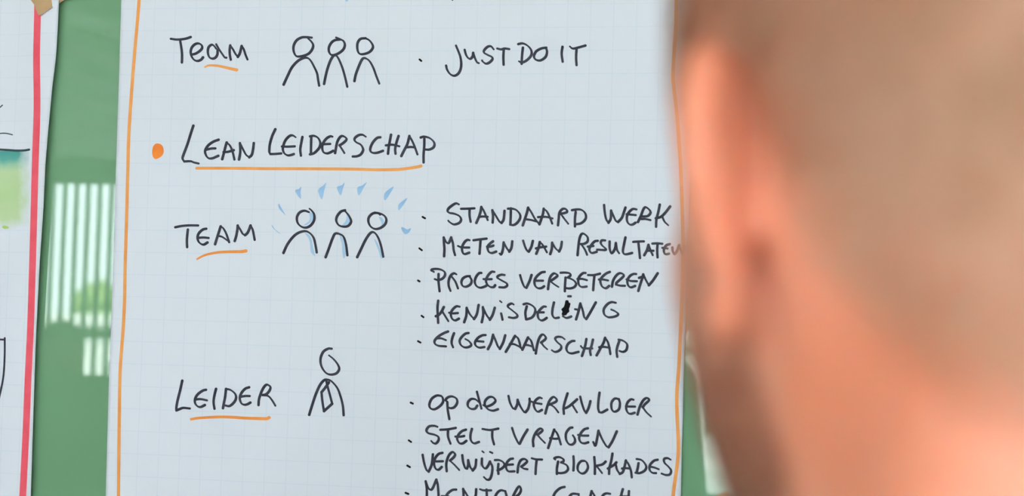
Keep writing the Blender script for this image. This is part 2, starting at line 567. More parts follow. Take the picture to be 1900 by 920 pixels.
WORDS = [
    ('Team', """A: 155,202 250,215 350,210 430,195 495,172; 315,230 330,320 345,430 348,520 345,605;
515,470 580,455 650,410 690,360 680,310 630,282 570,295 515,350 495,430 515,510 560,565 615,580 670,560 705,520;
930,370 890,320 850,305 800,350 788,430 810,510 860,540 915,525 950,470 955,390; 930,295 985,390 1040,470 1075,518 1105,525;
1180,560 1165,490 1160,400 1170,315; 1170,315 1215,380 1260,460 1300,510; 1300,510 1330,460 1350,390 1365,325; 1365,325 1400,380 1430,470 1465,555"""),
    ('JUST', """C: 228,155 255,220 280,290 290,370 280,440 250,490 205,510 160,490 125,440 112,390; 330,205 345,260 370,300 400,310 425,280 430,240;
430,240 450,300 475,350 497,362; 672,200 640,165 600,170 560,210 560,240 600,265 650,290 655,320 620,355 580,368 545,345 535,330;
712,190 760,200 800,190 855,197; 790,205 785,290 788,380"""),
    ('DO', """C: 960,138 1010,130 1060,150 1105,195 1118,245 1100,290 1050,335 1000,355 968,340; 1015,180 1005,270 1000,370;
1290,180 1230,190 1170,225 1145,280 1165,320 1220,330 1280,290 1298,230 1285,180"""),
    ('IT', "C: 1480,170 1470,250 1482,345; 1565,165 1600,190 1660,180 1750,155; 1645,200 1640,290 1645,385"),
    ('LEAN', """D: 742,110 700,240 650,400 590,560 575,620 600,665; 600,665 700,662 750,680 825,697;
1135,327 1050,360 970,420 925,500 940,570 980,615 1040,615 1090,595 1130,577; 950,480 1020,465 1085,462;
1190,630 1220,520 1245,420 1260,370; 1260,370 1310,420 1350,510 1380,635; 1210,520 1280,515 1370,490;
1450,635 1470,520 1465,380; 1465,380 1510,470 1560,560 1610,600; 1610,600 1650,560 1670,470 1680,380"""),
    ('LEIDERSCHAP', """E: 258,165 210,270 175,390 165,480 168,530 190,545; 180,550 260,548 350,540;
575,290 530,262 480,270 420,330 385,410 375,480 400,540 450,570 500,565 545,550; 360,432 450,435 560,430;
678,285 660,380 645,480 655,575; 815,290 812,400 810,550; 795,275 860,268 920,300 955,370 945,440 900,500 850,540 795,555;
1145,280 1110,275 1050,310 1000,380 985,450 1005,520 1060,540 1110,525 1155,500; 980,400 1050,395 1110,393;
1185,535 1200,450 1220,360 1260,290 1300,270 1350,295 1360,330 1310,380 1255,415; 1250,410 1290,470 1330,535;
F: 325,282 275,252 220,255 165,290 148,330 180,370 240,400 275,450 280,500 240,560 180,585 120,588;
550,290 500,300 440,360 400,440 395,500 430,530 500,530 590,500; 715,250 700,330 680,440 668,545; 832,270 800,370 780,470 785,545; 635,415 740,405 845,430;
875,580 920,490 970,390 1000,270; 1000,270 1040,340 1080,430 1125,555; 960,445 1030,440 1090,450;
1232,310 1230,430 1220,560 1220,680; 1175,293 1230,280 1310,300 1370,350 1390,400 1370,450 1310,480 1255,480"""),
    ('TEAM', """G: 140,290 240,270 340,260 430,258 530,260; 355,330 345,420 338,520 342,630;
670,315 610,330 545,390 520,460 535,530 580,575 630,585 690,550; 530,470 620,465 710,473;
820,580 850,480 885,370 915,275; 915,275 960,310 1010,400 1060,545; 870,435 950,460 1060,540;
1155,525 1180,440 1200,330 1205,260; 1205,260 1250,330 1290,400 1330,425; 1330,425 1370,390 1400,330 1425,260; 1425,260 1460,330 1480,420 1495,505"""),
    ('STANDAARD', """I: 620,70 580,55 530,80 475,125 460,165 490,190 550,200 620,230 650,275 635,320 590,345 540,350 490,320 468,298;
650,132 740,130 838,125; 770,140 770,230 785,315; 865,330 900,250 925,170 935,105; 935,105 970,160 1000,230 1025,290; 905,245 960,240 1025,245;
1095,325 1100,240 1090,150; 1090,150 1140,230 1190,310 1220,330; 1220,330 1250,280 1262,160;
1352,125 1350,230 1345,350; 1310,130 1370,130 1430,150 1480,210 1480,270 1440,330 1390,360 1340,355;
1520,365 1555,260 1580,180 1595,115; 1595,115 1640,180 1690,270 1750,345; 1570,280 1640,290 1710,310;
1755,350 1780,280 1805,200 1815,130; 1815,130 1860,170 1900,250 1935,340; 1735,248 1850,246 1940,268;
J: 185,350 195,260 205,180 245,130 290,130 310,165 270,185 220,190; 220,190 270,260 325,330;
425,170 415,260 415,365; 375,145 440,135 500,140 550,180 565,240 540,290 490,325 430,335"""),
    ('WERK', """J: 810,75 820,180 840,270 870,315; 870,315 900,260 905,150; 905,150 940,230 970,290 1000,305; 1000,305 1050,250 1080,170 1100,110;
1250,135 1200,130 1150,170 1120,230 1125,300 1160,340 1200,338 1235,315; 1115,200 1170,205 1240,212;
1270,305 1310,220 1340,140 1370,105 1420,135 1440,180 1400,225 1320,230; 1315,265 1370,265 1440,280;
1565,70 1545,170 1520,270 1515,370; 1705,95 1640,180 1580,235 1510,255; 1600,235 1630,300 1680,350"""),
    ('METEN', """I: 410,800 415,700 408,610 405,535; 405,535 440,600 470,615 490,590 510,535; 510,535 535,620 545,710 565,785;
770,575 740,570 700,600 665,670 670,740 700,770 765,750; 605,655 660,675 765,678; 825,575 900,565 1010,552; 925,570 918,660 910,765;
1100,590 1060,620 1025,665 1035,730 1080,755 1145,735; 1015,665 1060,665 1105,650; 1190,760 1215,775 1240,700 1250,605; 1250,605 1290,680 1330,735; 1330,735 1360,680 1372,590"""),
    ('VAN', """I: 1525,580 1550,660 1580,720 1605,735; 1605,735 1640,670 1662,585; 1710,765 1740,690 1760,600; 1760,600 1800,640 1860,745; 1705,690 1770,675 1850,665;
J: 80,740 100,670 105,585; 105,585 150,660 200,705; 200,705 225,650 237,575"""),
    ('RESULTATEN', """J: 450,755 460,650 475,540 500,475 535,465 585,510 585,570 540,600 495,605; 495,600 550,680 580,750;
725,560 680,570 630,630 610,680 640,725 710,710; 590,640 630,635 665,630; 825,555 780,555 765,590 790,630 830,665 825,685 715,680;
885,570 885,660 905,725 930,715 960,660 970,590; 970,590 985,680 1015,730; 1100,515 1080,610 1065,700 1085,740 1130,740 1190,725;
1205,575 1280,570 1350,568; 1275,580 1285,680 1297,795; 1355,755 1390,690 1412,615; 1412,615 1440,690 1470,755; 1395,695 1430,695 1480,695;
1465,598 1530,595 1600,600; 1535,605 1530,690 1535,785; 1700,605 1650,625 1620,690 1640,740 1690,735; 1600,655 1640,660 1670,665;
1735,650 1740,700 1765,740 1800,690 1825,620; 1825,620 1845,680 1870,740; 1870,740 1890,690 1900,630"""),
    ('PROCES', """K: 335,140 335,250 350,385; 270,110 230,85 280,68 360,75 420,110 425,160 390,205 330,225 280,212; 505,380 480,310 480,230 510,160 555,130 590,145; 525,180 575,250 612,345;
780,170 730,175 680,205 660,260 680,310 730,320 790,285 805,230 780,180; 945,125 910,130 870,180 850,250 875,310 930,335 1000,315 1025,295;
1130,110 1090,110 1040,160 1010,230 1030,290 1075,325 1120,325 1140,300; 975,212 1030,215 1090,213; 1275,155 1230,150 1180,170 1175,195 1230,230 1300,270 1310,305 1270,330 1200,328"""),
    ('VERBETEREN', """K: 1495,155 1520,240 1555,320 1585,335; 1585,335 1630,240 1658,155;
L: 160,110 110,120 50,170 15,230 20,300 60,340 110,340 150,315; 10,235 70,235 135,235; 205,355 215,280 235,190 280,135 320,140 340,165 300,200 240,240; 240,245 300,290 355,325;
455,190 448,290 445,385; 385,122 450,120 510,130 525,160 490,190; 490,190 570,230 605,280 580,325 520,345 450,340;
740,125 700,130 650,180 635,240 650,300 690,325 755,318; 625,210 690,210 760,228; 775,155 860,155 945,135; 865,175 855,270 848,370;
1085,110 1030,135 970,190 950,240 970,310 1010,340 1040,338 1075,310; 930,218 990,218 1060,232;
1115,320 1130,240 1170,170 1220,130 1270,140 1280,170 1230,220 1180,265 1175,290; 1175,290 1230,305 1300,308;
1460,140 1420,140 1370,170 1335,230 1345,300 1385,330 1445,310; 1320,215 1380,238 1470,243;
1490,380 1520,280 1550,190 1560,145; 1500,195 1555,175; 1560,145 1600,230 1640,300; 1640,300 1700,230 1765,130"""),
    ('KENNISDELING', """K: 330,520 320,620 325,740 330,835; 410,610 380,670 340,720 295,740; 385,665 430,740 475,810;
635,605 590,600 540,640 510,700 525,770 570,800 625,775; 485,690 540,700 610,695; 700,825 730,730 735,620; 735,620 780,710 840,780; 840,780 880,710 905,580;
950,825 970,720 965,610; 965,610 1010,710 1065,790; 1065,790 1105,720 1135,620; 1225,700 1235,740 1245,790; 1208,522 1233,543;
1405,575 1375,560 1330,580 1325,610 1380,655 1450,715 1450,750 1400,765 1335,755; 1590,600 1570,690 1580,785; 1545,570 1600,560 1670,590 1710,640 1700,710 1660,760 1590,785;
L: 175,605 140,605 90,650 60,700 70,770 110,800 150,790 185,765; 20,680 80,685 145,685; 290,545 270,640 268,720 300,765 360,760; 415,740 470,765 535,745; 492,457 530,457;
605,785 640,670 665,560; 590,640 640,650; 665,560 700,660 720,750 750,780; 750,780 810,680 885,545;
1170,550 1110,540 1050,570 1000,640 1005,710 1050,750 1100,755 1170,740 1205,710 1160,670 1105,645"""),
    ('EIGENAARSCHAP', """M: 555,135 480,165 390,220 330,290 340,345 400,375 520,385; 360,250 440,250 520,280; 655,165 625,250 615,330 640,400;
900,160 850,170 790,220 750,290 770,360 830,400 900,395 945,360 910,300 845,260; 1185,195 1130,200 1060,240 1010,310 1020,370 1080,405 1165,395; 1030,295 1090,300 1150,305;
1225,430 1280,320 1310,190; 1310,190 1350,280 1390,380 1425,425; 1425,425 1480,320 1515,200;
1525,475 1600,350 1650,260 1680,210; 1680,210 1730,250 1760,340 1770,400 1800,430; 1590,345 1670,350 1790,410;
N: 80,420 130,310 170,225; 170,225 220,280 250,380 265,430; 110,340 180,350 250,375; 295,480 310,380 340,260 380,190 420,180 455,225 440,260 380,305; 380,300 420,360 480,415;
760,255 710,220 640,215 605,245 640,300 695,350 700,400 660,440 600,455 550,428; 915,280 870,285 810,330 785,400 810,460 870,480 940,465 980,455;
1105,250 1090,340 1065,430 1035,520; 1210,260 1190,350 1165,430 1175,505; 1015,360 1050,395 1120,400 1200,400;
1270,510 1330,400 1380,310 1405,230; 1405,230 1450,300 1475,400 1490,490; 1310,380 1390,375 1480,390;
1635,275 1600,380 1590,450 1600,535; 1620,258 1690,275 1750,320 1760,370 1740,430 1690,455 1635,440"""),
    ('LEIDER', """O: 243,140 210,290 170,450 150,560 150,615; 150,615 200,595 260,575 365,585; 625,285 570,300 490,360 450,430 450,500 490,550 540,560 605,530; 450,440 540,435 640,455;
785,270 760,370 745,480 760,590; 945,270 930,400 910,500 895,580; 945,270 1020,290 1090,350 1105,420 1070,490 1000,545 930,535;
1315,245 1250,270 1190,340 1165,420 1190,500 1240,525 1290,515 1335,490; 1165,400 1250,385 1325,385;
1465,530 1475,430 1520,300 1570,220 1610,205 1655,240 1640,300 1590,355 1530,370; 1530,370 1620,385 1680,450 1735,540"""),
    ('Op', """Q: 600,110 540,105 470,150 435,230 450,285 510,300 590,250 630,190 620,130 590,105; 690,200 695,300 718,440;
690,190 665,170 700,130 760,118 820,150 830,210 790,270 740,285 710,275"""),
    ('de', """Q: 1140,200 1090,160 1030,155 985,200 985,260 1030,295 1085,290 1115,250; 1110,50 1140,160 1175,290;
1200,240 1250,260 1330,230 1375,180 1340,130 1280,130 1230,180 1225,240 1270,300 1340,320 1410,300"""),
    ('WERKVLOER', """Q: 1560,110 1580,200 1620,280 1655,295; 1655,295 1685,230 1690,165; 1690,165 1730,260 1780,335 1805,340;
R: -35,340 0,290 20,210 20,150; 195,145 160,135 110,170 80,230 100,300 140,335 195,310; 45,190 100,210 190,225;
245,360 275,250 310,170 360,125 405,160 390,195 300,235; 300,225 370,270 430,345; 560,75 530,170 505,270 508,365; 695,160 640,210 570,265 500,295; 630,240 660,290 695,345;
740,120 765,220 800,320 825,350; 825,350 860,280 885,185; 1015,65 1000,180 995,280 1010,340; 1010,340 1050,345 1125,305;
1290,155 1230,150 1185,210 1190,300 1230,335 1290,300 1305,220 1290,155; 1500,165 1460,160 1410,210 1395,290 1420,350 1460,365 1515,350; 1390,258 1450,262 1520,262;
1555,375 1590,260 1640,170 1690,140 1720,170 1660,230 1630,270; 1630,270 1680,340 1750,405"""),
    ('STELT', """Q: 550,550 500,535 430,545 392,600 420,640 500,660 560,690 565,740 530,785 490,780 460,750; 590,592 700,585 810,565; 700,595 700,690 735,790;
955,590 900,610 850,660 830,720 860,780 910,785 960,750; 805,688 870,690 930,680; 1040,580 1020,660 1025,740 1070,785 1140,765; 1190,580 1300,595 1415,575; 1330,600 1330,700 1355,800"""),
    ('VRAGEN', """Q: 1610,565 1650,680 1700,780 1720,790; 1720,790 1770,690 1830,590;
R: 75,825 70,730 110,630 170,575 205,600 150,650 130,660; 130,660 180,720 240,780; 285,850 320,740 350,650 370,590; 370,590 420,660 465,800; 310,710 380,720 440,715;
630,560 590,570 540,640 540,730 580,795 630,800 665,760 660,710 635,670; 850,570 800,585 750,640 725,710 750,770 800,785 855,770; 710,665 780,675 855,675;
925,765 955,820 980,720 1000,605; 1000,605 1050,720 1110,820 1145,840; 1145,840 1200,750 1260,615"""),
    ('VERWIJDERT', """S: 310,95 330,200 360,290 390,315; 390,315 430,220 445,90; 570,70 520,85 475,140 460,210 480,275 520,290 560,255; 455,180 510,182 575,180;
625,310 620,210 650,110 700,60 735,90 715,130 670,170; 670,175 730,230 790,295; 828,100 840,190 865,265 890,275; 890,275 905,230 905,165; 905,165 930,250 965,300; 965,300 1000,250 1010,160;
1085,145 1085,220 1110,265 1140,270 1170,230 1190,185; 1190,185 1220,250 1215,340 1190,410 1150,420 1110,385; 1088,48 1110,66; 1190,58 1222,73;
1300,215 1295,280 1300,345; 1255,165 1310,165 1360,190 1380,230 1350,270 1290,300; 1490,145 1450,155 1410,200 1400,260 1430,310 1510,312; 1385,230 1430,225 1490,222;
1550,325 1560,240 1590,170 1640,150 1675,180 1640,220 1600,250; 1600,255 1630,275 1680,285; 1735,140 1790,155 1870,158; 1800,160 1790,250 1785,345"""),
    ('BLOKKADES', """T: 250,185 235,270 235,345; 215,160 200,140 260,125 315,150 320,180 290,195; 290,195 360,230 380,280 350,320 290,335 230,330; 450,115 455,200 450,300;
590,175 550,180 510,230 510,300 560,340 610,320 640,260 625,200 600,175; 722,125 730,230 730,345; 870,185 830,220 750,240; 750,240 790,290 825,335;
960,80 945,170 920,270 915,345; 1010,195 975,230 900,275; 1000,210 1020,290 1055,345; 1055,345 1095,320 1120,240 1135,170; 1135,170 1170,220 1200,300 1212,390; 1085,275 1130,270 1190,275;
1300,205 1290,270 1275,330; 1275,150 1340,165 1390,220 1400,270 1370,310 1310,335 1260,330; 1550,160 1500,175 1450,230 1445,290 1480,330 1530,335; 1440,250 1500,260 1565,285;
1720,160 1680,140 1635,150 1640,200 1690,250 1725,300 1710,350 1660,360 1600,340"""),
    ('MENTOR', """S: 365,700 365,540 350,440; 350,440 380,520 410,550 440,535 490,420; 490,420 510,500 522,690; 750,550 700,555 640,600 610,660 620,720 680,740; 560,635 650,640;
830,720 845,640 840,540; 840,540 890,620 950,720; 950,720 1000,640 1010,545; 1060,545 1110,560 1205,560; 1145,550 1150,640 1150,740;
1390,570 1330,560 1280,600 1250,680 1290,740 1360,720 1405,650 1390,570; 1470,720 1500,620 1565,510 1595,550 1570,610 1500,660; 1520,660 1600,740"""),
    ('COACH', """T: 335,515 280,530 220,580 185,650 190,720 270,740 330,720; 520,610 440,605 400,640 385,700 430,740 500,710 520,640;
640,730 670,640 688,570; 688,570 730,640 760,730; 650,680 740,680; 930,605 880,600 840,620 810,680 840,730 920,725; 1095,545 1075,620 1060,720; 1175,570 1170,640 1160,730; 1060,640 1180,640"""),
]
for w, spec in WORDS:
    main.part('handwritten_word', ink(spec), m_ink, 'dark handwritten word ' + w)
main.part('scribbled_blot', [poly('L', '455,515 495,515 502,545 525,555 518,600 505,640 510,675 480,700 465,725 420,732 398,710 410,675 393,640 428,610 445,560', 2)], m_black, 'black scribbled blot over a letter')

FIGS = [("B: 525,152 450,145 380,150 310,190 270,260 265,330 285,390 320,420 400,412 480,380 530,320 545,260 520,210 470,160; 125,820 180,700 240,580 320,490 400,445 460,440 510,480 560,570 600,660 615,750 630,835", 'first outline figure of the upper team'),
        ("B: 870,150 930,175 975,200 995,250 980,310 930,360 860,395 800,395 770,350 770,290 800,230 850,190 930,178; 700,810 720,710 750,590 790,480 830,410; 830,410 870,405 910,460 960,580 1000,720 1030,850", 'middle outline figure of the upper team'),
        ("B: 1290,160 1220,170 1180,220 1172,290 1185,355 1215,385 1270,385 1340,360 1385,315 1395,270 1370,220 1330,180 1280,160; 1132,770 1150,680 1190,570 1230,480 1260,445 1300,450 1350,490 1400,580 1440,690 1485,805", 'last outline figure of the upper team'),
        ("H: 450,365 400,350 350,370 322,420 330,480 370,520 420,530 470,505 505,450 505,390 480,350 455,328; 178,800 220,710 280,630 340,585 410,568 460,590 500,640 520,720 533,795", 'first outline figure of the shining team'),
        ("H: 835,345 790,360 750,410 742,460 770,505 820,520 870,510 900,465 880,410 850,370 830,350; 628,845 660,760 700,650 730,595 780,600 820,630 845,710 860,825", 'middle outline figure of the shining team'),
        ("H: 1210,395 1180,375 1130,380 1090,420 1085,470 1110,520 1160,545 1220,530 1265,490 1275,440 1250,400 1200,378 1150,370; 965,845 1010,750 1060,650 1110,585 1150,585 1190,640 1220,730 1243,840", 'last outline figure of the shining team'),
        ("P: 365,45 320,45 260,85 228,170 240,260 290,335 350,360 420,345 455,295 440,240 390,175 330,125; 90,850 130,720 170,600 220,490 270,430 310,422 360,440 430,520 470,620 500,740 510,855; 330,455 285,520 240,575; 240,575 250,680 270,805; 270,805 320,760 370,715; 370,715 340,600 310,490 300,440", 'outline figure with a tie')]
SHADE = [None, None, None,
         ['455,372 490,380 492,440 450,490 395,508 400,498 448,462 460,420', '405,590 450,605 475,650 490,720 515,830 500,825 470,785 462,700 445,640'],
         ['855,385 885,440 880,480 840,505 805,505 835,470 850,430', '775,610 810,640 830,720 840,820 820,860 805,780 800,700'],
         ['1200,410 1240,440 1250,480 1220,520 1225,480 1200,430', '1145,650 1180,690 1210,760 1235,850 1215,850 1190,770'], None]
for (spec, lb), sh in zip(FIGS, SHADE):
    if sh:
        main.part('blue_shading', [poly('H', q) for q in sh], m_blue2, 'pale blue shading inside a figure')
    main.part('drawn_figure', ink(spec), m_ink, lb)
for q in ['368,90 360,150 362,225 305,150 312,125 345,118', '635,50 610,140 588,232 548,150 560,110 600,85', '832,48 810,120 788,190 752,120 755,92 800,78',
          '1068,42 1030,110 983,190 965,130 975,95 1020,80', '1355,90 1320,160 1268,238 1250,220 1255,170 1290,130', '1500,212 1470,270 1410,348 1402,310 1410,280 1450,245',
          '128,272 150,310 200,395 178,378 140,340 122,300', '55,500 90,550 150,597 108,575 60,525', '1435,525 1470,535 1500,550 1538,535 1520,580 1475,602 1445,565']:
    main.part('blue_ray', [poly('H', q, 2)], m_blue, 'blue ray mark')
main.part('bullet_dot', [poly('D', '190,385 240,400 275,450 280,530 240,590 160,628 115,590 103,510 120,430 150,395')], m_or2, 'big orange bullet dot')
for q in ['U: 108,419 121,430', 'I: 106,245 142,266', 'I: 61,688 97,716', 'K: 43,232 66,246', 'K: 93,733 122,755', 'M: 50,297 93,320', 'Q: 168,205 200,220', 'Q: 141,742 175,765', 'S: 110,236 146,257', 'S: 88,592 125,607']:
    main.part('bullet_dot', ink(q, 3.6, 4.4), m_black)
for k, q, tp in [('A', '740,684 790,660 860,656 960,664 1080,688 1190,715 1280,733', (.6, 1.1)), ('Z', '365,312 420,312 490,312.8 571,313 660,313.8 691,314.8 735,314.5 760,311.9 774,309.7 781,308', (1, 1.05)),
                 ('G', '515,832 600,785 700,750 850,722 1000,710 1150,707 1280,705 1345,693', (.65, 1.15)), ('O', '385,756 500,738 650,728 850,720 1050,725 1250,738 1450,745 1590,748 1635,730', (.85, 1.1))]:
    main.part('underline', [stroke(pts(k, q), 5, 5.4, tp, nib=False)], m_or4 if k in 'GO' else m_or, 'orange underline')
m_or3 = m_or
main.part('border_line', [stroke(pts('Z', '268,-300 262,-100 258,0 250,95 244,172 239,250 237,320 235,400 232,500 231,560 228.5,610 226,642 222.8,690 221.6,750 220.4,850 219.6,925 217,1100 214,1250'), 6, 6, nib=False)], m_or3, 'orange border line along the left edge')
main.part('border_line', [stroke(pts('Z', '1258,-300 1256,-100 1254,40 1251,90 1248.5,140 1250.5,165 1254,195 1257.5,232 1261,282 1263,316 1266,400 1267,480 1264,574 1262,625 1259.5,680 1256,727 1256,760 1257.7,796 1258.8,830 1257,858 1253,888 1249,920 1243,1000 1240,1250'), 6.6, 6.6, nib=False)], m_or3, 'orange border line along the right edge')
main.part('handwriting', [stroke(pts('Z', '560,-14 563.5,-2'), 3.5, 3.5)], m_ink)
main.part('bullet_dot', [stroke(pts('Z', '834,-8 839.5,-.5'), 4, 4)], m_ink)
main.part('blue_shading', [poly('Z', '640,-8 648,-8 646,1.5 641,2.5', 2)], m_blue2, 'pale blue shading tip')

# the sheet to the left
el_l = interp_edge([(-960, 0), (-985, 920)])
er_l = interp_edge([(109.5, 0), (104.5, 100), (96.5, 165), (89.5, 240), (84.5, 300), (80, 395), (74, 480), (68.5, 590), (66, 640), (62.4, 750), (57.2, 915)])
m_paper2 = paper_mat('squared_paper_left', 0, 0)
left = Sheet('flipchart_sheet', el_l, er_l, -46, 1560, lambda u: .009 * float(sstep(.90, 1, u)) ** 1.3, m_paper2,
             'chart sheet with thick red border and green watercolour, left of the handwritten chart', lambda p: (p[0] / .025 + .12, (p[2] - OFFZ) / .025 + .62))
left.part('border_line', [stroke(pts('Z', '72,-46 70,0 69.5,30 67.8,110 68.7,200 65.5,300 62.8,400 60,500 56.7,605 52.2,700 48.2,800 43.2,900 36,1050 30,1300'), 12.6, 12.6, nib=False)], m_red, 'thick red border line')
left.part('pen_line', [stroke(pts('Z', '-14,210 0,199 4.5,195'), 2.2, 2.2)], m_teal)
left.part('pen_line', [stroke(pts('Z', '-14,251 2,247.5 12,247.5 23,250'), 2.0, 2.2)], m_teal)
left.part('drawn_box', [stroke(pts('Z', '-14,629 8,630'), 3.4, 3.6), stroke(pts('Z', '8.8,627 8.6,660 6,700 -3,745'), 3.4, 3.6)], m_ink, 'corner of a hand-drawn box')
m_wc = bpy.data.materials.new('watercolour_wash')
m_wc.use_nodes = True
nt = m_wc.node_tree
N, L = nt.nodes, nt.links
bs = N['Principled BSDF']; bs.inputs['Roughness'].default_value = .6
uv = N.new('ShaderNodeUVMap'); uv.uv_map = 'wash'
sp = N.new('ShaderNodeSeparateXYZ'); L.new(uv.outputs[0], sp.inputs[0])
no = N.new('ShaderNodeTexNoise'); no.inputs['Scale'].default_value = 4; no.inputs['Detail'].default_value = 3; no.inputs['Roughness'].default_value = .5
L.new(uv.outputs[0], no.inputs['Vector'])
ad = N.new('ShaderNodeMath'); ad.operation = 'MULTIPLY_ADD'; ad.inputs[1].default_value = .16
sb = N.new('ShaderNodeMath'); sb.operation = 'ADD'; sb.inputs[1].default_value = -.08
L.new(no.outputs['Fac'], ad.inputs[0]); L.new(sp.outputs['Y'], ad.inputs[2]); L.new(ad.outputs[0], sb.inputs[0])
rp = N.new('ShaderNodeValToRGB')
els = rp.color_ramp.elements
els[0].position = 0.0; els[0].color = (*srgb(62, 150, 140), 1)
els[1].position = .10; els[1].color = (*srgb(78, 166, 150), 1)
for p_, c_ in ((.17, (150, 198, 165)), (.26, (190, 215, 160)), (.55, (184, 213, 150)), (.85, (196, 219, 165)), (1.0, (204, 222, 190))):
    q = els.new(p_); q.color = (*srgb(*c_), 1)
L.new(sb.outputs[0], rp.inputs[0])
# soft, broken rim of the wash
m1 = N.new('ShaderNodeMapRange'); m1.inputs['From Min'].default_value = .80; m1.inputs['From Max'].default_value = 1.0
m1.inputs['To Min'].default_value = 1; m1.inputs['To Max'].default_value = 0
m2 = N.new('ShaderNodeMapRange'); m2.inputs['From Min'].default_value = .84; m2.inputs['From Max'].default_value = 1.0
m2.inputs['To Min'].default_value = 1; m2.inputs['To Max'].default_value = 0
adx = N.new('ShaderNodeMath'); adx.operation = 'MULTIPLY_ADD'; adx.inputs[1].default_value = .3
sbx = N.new('ShaderNodeMath'); sbx.operation = 'ADD'; sbx.inputs[1].default_value = -.17
L.new(no.outputs['Fac'], adx.inputs[0]); L.new(sp.outputs['X'], adx.inputs[2]); L.new(adx.outputs[0], sbx.inputs[0]); L.new(sbx.outputs[0], m1.inputs['Value'])
L.new(sb.outputs[0], m2.inputs['Value'])
mm = N.new('ShaderNodeMath'); mm.operation = 'MULTIPLY'
L.new(m1.outputs[0], mm.inputs[0]); L.new(m2.outputs[0], mm.inputs[1])
m9 = N.new('ShaderNodeMath'); m9.operation = 'MULTIPLY'; m9.inputs[1].default_value = .95
L.new(mm.outputs[0], m9.inputs[0])
mw = N.new('ShaderNodeMix'); mw.data_type = 'RGBA'
mw.inputs[6].default_value = (*PAPER, 1)
L.new(m9.outputs[0], mw.inputs[0]); L.new(rp.outputs[0], mw.inputs[7]); L.new(mw.outputs[2], bs.inputs['Base Color'])
bs.inputs['Specular IOR Level'].default_value = .15
vs, fs, uvw = [], [], []
NW_, NH_ = 48, 12
for j in range(NH_ + 1):
    for i in range(NW_ + 1):
        px, py = -60 + 115 * i / NW_, 280 + 146 * j / NH_
        vs.append(left.pt(px, py, .00016)); uvw.append((i / NW_, j / NH_))
for j in range(NH_):
    for i in range(NW_):
        a = j * (NW_ + 1) + i
        fs.append((a + NW_ + 1, a + NW_ + 2, a + 1, a))
wo = mesh_obj('watercolour_patch', vs, fs, m_wc, left.o, origin=vs[40], smooth=True)
wo['label'] = 'green watercolour wash fading downwards'
ul = wo.data.uv_layers.new(name='wash')
for lp in wo.data.loops:
    ul.data[lp.index].uv = uvw[lp.vertex_index]
left.part('pen_line', [stroke(pts('Z', '-14,277 10,278 30,279.3 45,279 54,277.5'), 4, 4.2)], m_teal, 'dark teal line over the wash')
m_gblot = mat('green_blot', srgb(176, 208, 112), .6)
left.part('green_blot', [poly('Z', '5,419 10,418.5 16,421 15,424 8,424.5 4.5,422')], m_gblot)

# adhesive tape
m_tape = mat('brown_tape', srgb(186, 148, 100), .35)
noise_mix(m_tape, 25, srgb(178, 138, 94), srgb(196, 160, 108), bump=.2)


def tape(outline, offs, label, loc):
    """a strip of tape with its pixel outline; offs gives each corner's distance off the wall"""
    n = len(outline)
    vs = [at(x, y, o_) for (x, y), o_ in zip(outline, offs)] + [at(x, y, o_ - .00025) for (x, y), o_ in zip(outline, offs)]
    fs = [tuple(range(n))[::-1], tuple(range(n, 2 * n))]
    fs += [(i, (i + 1) % n, n + (i + 1) % n, n + i) for i in range(n)]
    o = mesh_obj('masking_tape', vs, fs, m_tape, origin=vs[0])
    return tag(o, label, 'tape', 'strips of brown tape')


tape([(73, 29), (69.5, 25), (68, 20), (65.5, 17), (64.5, 10), (57, 0), (33, -44), (100, -92), (160, -110), (176, -82), (185, -42), (118, 1)],
     [.0112, .0112, .0112, .0112, .0112, .011, .0098, .006, .0018, .0012, .0012, .0078], 'brown tape strip at the top right corner of the red-bordered sheet', None)
# a third sheet starts just under the frame, behind the head
el_3 = interp_edge([(1352, 900), (1340, 1300)])
er_3 = interp_edge([(2450, 900), (2440, 1300)])
third = Sheet('flipchart_sheet', el_3, er_3, 932, 2500, lambda u: 0.0, paper_mat('squared_paper_right', 0, 0),
              'chart sheet low on the wall behind the head, its corner held by tape', lambda p: (p[0] / .025 + .3, p[2] / .025 + .2))
tape([(1347.5, 910), (1352, 913.5), (1362, 925), (1392, 962), (1340, 1004), (1300, 952), (1322, 925), (1328, 920)],
     [.0016] * 8, 'brown tape strip below the chart, its tip just showing left of the cheek', None)
tape([(1150, -372), (1225, -360), (1216, -296), (1140, -308)], [.0016] * 4, 'brown tape strip holding the top of the handwritten chart', None)
tape([(330, -372), (400, -360), (392, -296), (322, -308)], [.0022] * 4, 'brown tape strip on the top left of the handwritten chart', None)

# ------------------------------------------------------------------ the man in front of the chart
HEAD_TURN = math.radians(25)
EAR = CAM + AX_F * .45 + AX_R * ((1327 - W / 2) / F * .45) + AX_D * ((345 - H / 2) / F * .45)
EZ = float(EAR[2])                                  # height of the ears
cs, sn = math.cos(HEAD_TURN), math.sin(HEAD_TURN)
ex, ey = -.086, -.010                               # left ear in the man's own axes (x right, y forward)
MAN = (float(EAR[0]) - (ex * cs - ey * sn), float(EAR[1]) - (ex * sn + ey * cs), 0.0)


